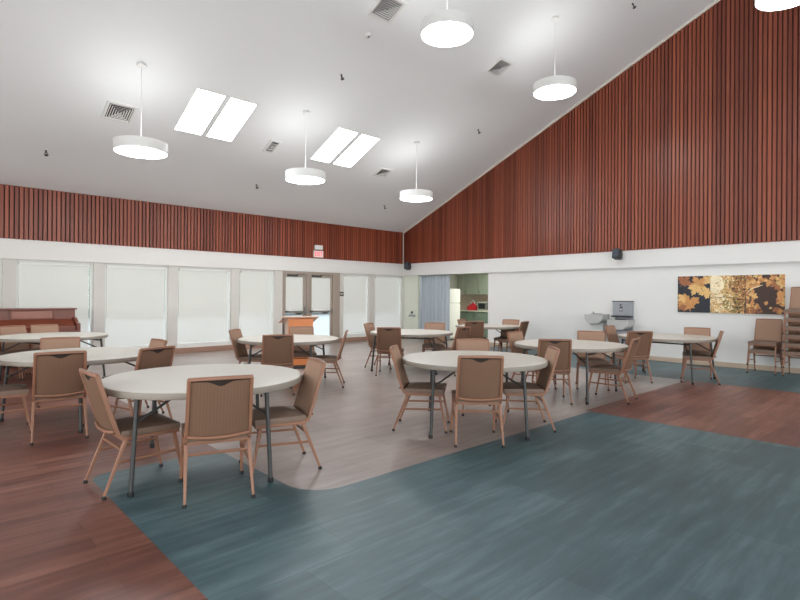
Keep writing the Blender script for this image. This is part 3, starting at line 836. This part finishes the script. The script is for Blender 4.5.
canvas(2.28, 2.921, 1.115, 1.895, 6, L3, 'canvas print of dark trunk with orange leaves, rightmost of the wall art')

# ---------------------------------------------------------- kitchen alcove
w = MB()
w.box((15.3, 8.8, 0), (15.4, 13.2, 2.45), 0); w.box((XW+.15, 8.8, 0), (15.3, 8.9, 2.45), 0); w.box((XW+.15, 13.1, 0), (15.3, 13.2, 2.45), 0)
struct(w.build('wall_kitchen', W['green']))
struct(MB().box((XW+.15, 8.8, 2.45), (15.4, 13.2, 2.5)).build('ceiling_kitchen', W['ceil']))
struct(MB().box((15.28, 10.3, .93), (15.3, 13.0, 1.5)).build('trim_6', plain('speckled_backsplash', rgb(205, 188, 172), .4, noise=.4, scale=14)))
cabg = plain('sage_green_cabinet', rgb(160, 172, 154), .5, noise=.04)
cabd = plain('deep_green_cabinet', rgb(118, 138, 122), .5, noise=.05)
for k in range(3):
    y0 = 10.6+k*.62
    o = thing('wall_cabinet', ['sage green wall cabinet at right end above the microwave', 'sage green wall cabinet in the middle of the kitchen row', 'sage green wall cabinet at left, above the red bag'][k], 'cabinet', (15.28, y0+.31, 1.5), group='sage green kitchen wall cabinets')
    MB().box((-.34, -.305, 0), (0, .305, .93)).build('cabinet_body', cabg, o)
    dd = MB(); dd.box((-.36, -.295, .01), (-.34, .295, .92)); do = dd.build('door', cabg, o, bevel=.006)
    MB().box((-.375, .22, .06), (-.36, .235, .16)).build('handle', W['chrome'], do)
for k in range(3):
    y0 = 10.6+k*.62
    o = thing('base_cabinet', ['deep green base cabinet at right end under the microwave', 'deep green base cabinet in the middle under the counter', 'deep green base cabinet at left, under the red bag'][k], 'cabinet', (15.28, y0+.31, 0), group='deep green kitchen base cabinets')
    MB().box((-.6, -.305, .0), (0, .305, .89)).build('cabinet_body', cabd, o)
    dd = MB(); dd.box((-.62, -.295, .1), (-.6, .295, .88)); do = dd.build('door', cabd, o, bevel=.006)
    MB().box((-.635, .22, .7), (-.62, .235, .82)).build('handle', W['chrome'], do)
tag(MB().box((14.63, 10.5, .89), (15.28, 12.55, .93)).build('countertop', plain('cream_laminate', rgb(216, 220, 200), .35), bevel=.006), 'cream kitchen countertop over the green base cabinets', 'countertop')
mw = thing('microwave_oven', 'small microwave oven with dark window on the kitchen counter', 'microwave', (14.95, 11.42, .93))
MB().box((-.2, -.29, .01), (.2, .29, .32)).build('oven_case', plain('ivory_plastic', rgb(206, 206, 190), .4), mw, bevel=.01)
dr = MB().box((-.215, -.12, .03), (-.2, .28, .3)).build('door', plain('grey_green_plastic', rgb(150, 158, 140), .4), mw, bevel=.004)
MB().box((-.218, -.06, .07), (-.215, .23, .26)).build('dark_window', W['dark'], dr)
MB().box((-.24, -.11, .05), (-.215, -.09, .28)).build('handle', W['chrome'], dr)
MB().box((-.21, -.28, .03), (-.2, -.13, .3)).build('control_panel', W['dark2'], mw)
for k in range(3): MB().lathe([(.02, 0), (.02, .02)], 10, M=Matrix.Translation((-.21, -.205, .08+.08*k)) @ Matrix.Rotation(-PI/2, 4, 'Y')).build('knob', W['lamp_white'], mw)
rb = MB(); n = 14
prof = []
vs, fs = [], []
for j in range(9):
    t = j/8
    for k in range(n):
        a = 2*PI*k/n; wob = 1+.16*math.sin(3*a+4*t)+.1*math.sin(5*a-3*t)
        r = (.22*math.sin(PI*min(.97, .42+t*.55)))*wob
        vs.append((r*.75*math.cos(a), r*1.15*math.sin(a), .27*t))
for j in range(8):
    for k in range(n): fs.append((j*n+k, j*n+(k+1) % n, (j+1)*n+(k+1) % n, (j+1)*n+k))
fs.append(tuple(range(n))[::-1]); fs.append(tuple(8*n+k for k in range(n)))
rb.add(vs, fs, 0, True)
bag = thing('red_bag', 'crumpled bright red bag on the kitchen counter beside the microwave', 'bag', (14.92, 12.04, .93))
rb.build('bag_body', plain('red_plastic_film', rgb(206, 44, 56), .35, noise=.2, scale=20), bag)
MB().tube([(-.02, -.09, .25), (-.04, -.07, .33), (-.02, 0, .36), (0, .06, .33), (0, .08, .25)], .014, 6).build('tied_handle', W['lamp_white'], bag)
hw = MB(); hw.lathe([(.10, 0), (.11, .02), (.11, .1), (.08, .2)], 14)
fr = thing('refrigerator', 'pale green-white refrigerator beside the blue curtain', 'refrigerator', (12.99, 11.63, 0), (0, 0, PI/2))
fm = plain('mint_white_enamel', rgb(222, 226, 218), .35, noise=.01)
MB().box((-.28, -.33, .02), (.34, .33, 1.68)).build('cabinet_body', fm, fr, bevel=.015)
d1_ = MB().box((-.34, -.33, 1.22), (-.285, .33, 1.68)).build('freezer_door', fm, fr, bevel=.015)
d2_ = MB().box((-.34, -.33, .08), (-.285, .33, 1.205)).build('fridge_door', fm, fr, bevel=.015)
MB().box((-.38, .26, 1.26), (-.34, .285, 1.5)).build('handle', W['chrome'], d1_)
MB().box((-.38, .26, .85), (-.34, .285, 1.17)).build('handle', W['chrome'], d2_)
MB().box((-.3, -.31, 0), (.32, .31, .03)).build('plinth', W['dark'], fr)
ov = MB(); ov.prism([(.0, .0), (.06, -.02), (.085, .08), (.07, .2), (.035, .26), (.0, .2), (-.012, .1)], 'x', 0, .02)
oo = ov.build('oven_mitt', plain('dark_red_cloth', rgb(140, 58, 52), .9, noise=.2, scale=30), bevel=.006); oo.location = (12.78, 11.278, .92); oo.rotation_euler = (0, 0, PI/2)
tag(oo, 'dark red oven mitt hanging on the refrigerator door', 'oven mitt')

# curtain: deep soft pleats under the header
cu = MB(); nx, nz = 150, 8; y0, y1 = 10.98, 12.26
vs, fs = [], []
for j in range(nz+1):
    z = .06+(2.12-.06)*j/nz
    for i in range(nx+1):
        t = i/nx
        y = y0+(y1-y0)*t + .06*(1-j/nz)*(t)
        ph = t*2*PI*9+.9*math.sin(t*9)
        a = .062*(1-.3*j/nz)
        vs.append((XW+.075+a*math.sin(ph)+.015*math.sin(ph*.37+z), y, z))
for j in range(nz):
    for i in range(nx):
        k = j*(nx+1)+i; fs.append((k, k+1, k+nx+2, k+nx+1))
cu.add(vs, fs, 0, True)
o = cu.build('curtain', plain('blue_grey_curtain_cloth', rgb(182, 190, 197), .85, noise=.06, scale=15))
sm = o.modifiers.new('thickness', 'SOLIDIFY'); sm.thickness = .004
tag(o, 'blue-grey pleated curtain hanging at the corner beside the refrigerator', 'curtain')

v = thing('wall_valve', 'small grey wall-mounted valve on the pale green wall beside the curtain', 'valve', (XW, 12.55, .78))
MB().box((-.02, -.14, -.03), (0, .14, .03)).build('wall_plate', W['greysteel'], v, bevel=.004)
MB().tube([(-.0, -.1, 0), (-.06, -.1, 0), (-.07, -.1, -.05)], .016, 8).build('spout', W['greysteel'], v)
MB().tube([(-.0, .1, 0), (-.06, .1, 0), (-.07, .1, -.05)], .016, 8).build('spout', W['greysteel'], v)
MB().lathe([(.04, 0), (.045, .02), (.02, .05)], 14, M=Matrix.Translation((0, .02, .1)) @ Matrix.Rotation(-PI/2, 4, 'Y')).build('knob', W['dark2'], v)

# unseen area light added under the kitchen ceiling to brighten the alcove
la = bpy.data.lights.new('kitchen_fill', 'AREA'); la.shape = 'RECTANGLE'; la.size = .6; la.size_y = .6; la.energy = 48; la.color = (1.0, .97, .92)
lo = bpy.data.objects.new('kitchen_fill', la); COL.objects.link(lo); lo.location = (14.0, 10.1, 2.44)

# ------------------------------------------------------------------ world
wd = bpy.data.worlds.new('overcast_sky'); bpy.context.scene.world = wd; wd.use_nodes = True
bg = wd.node_tree.nodes['Background']; bg.inputs['Color'].default_value = (0.86, 0.93, 1.0, 1); bg.inputs['Strength'].default_value = 1.8

# ----------------------------------------------------------------- camera
cam = bpy.data.cameras.new('camera'); co = bpy.data.objects.new('camera', cam); COL.objects.link(co)
yaw, roll = D(46.87), D(0.352)
F = Vector((math.cos(yaw), math.sin(yaw), 0)); R = Vector((math.sin(yaw), -math.cos(yaw), 0)); U = R.cross(F)
R2 = math.cos(roll)*R + math.sin(roll)*U; U2 = -math.sin(roll)*R + math.cos(roll)*U
Mx = Matrix((R2, U2, -F)).transposed().to_4x4(); Mx.translation = (0, 0, 1.42)
co.matrix_world = Mx
cam.sensor_width = 36; cam.lens = 522.6/800*36; cam.shift_y = -(300-296.4)/800; cam.clip_start = .05
sc = bpy.context.scene; sc.camera = co
sc.view_settings.view_transform = 'Standard'; sc.view_settings.look = 'None'; sc.view_settings.gamma = 1; sc.view_settings.use_curve_mapping = False
sc.view_settings.exposure = 0.35
cy = sc.cycles
cy.use_denoising = True; cy.max_bounces = 8; cy.diffuse_bounces = 5; cy.glossy_bounces = 3; cy.transparent_max_bounces = 12
cy.sample_clamp_indirect = 6.0; cy.caustics_reflective = False; cy.caustics_refractive = False
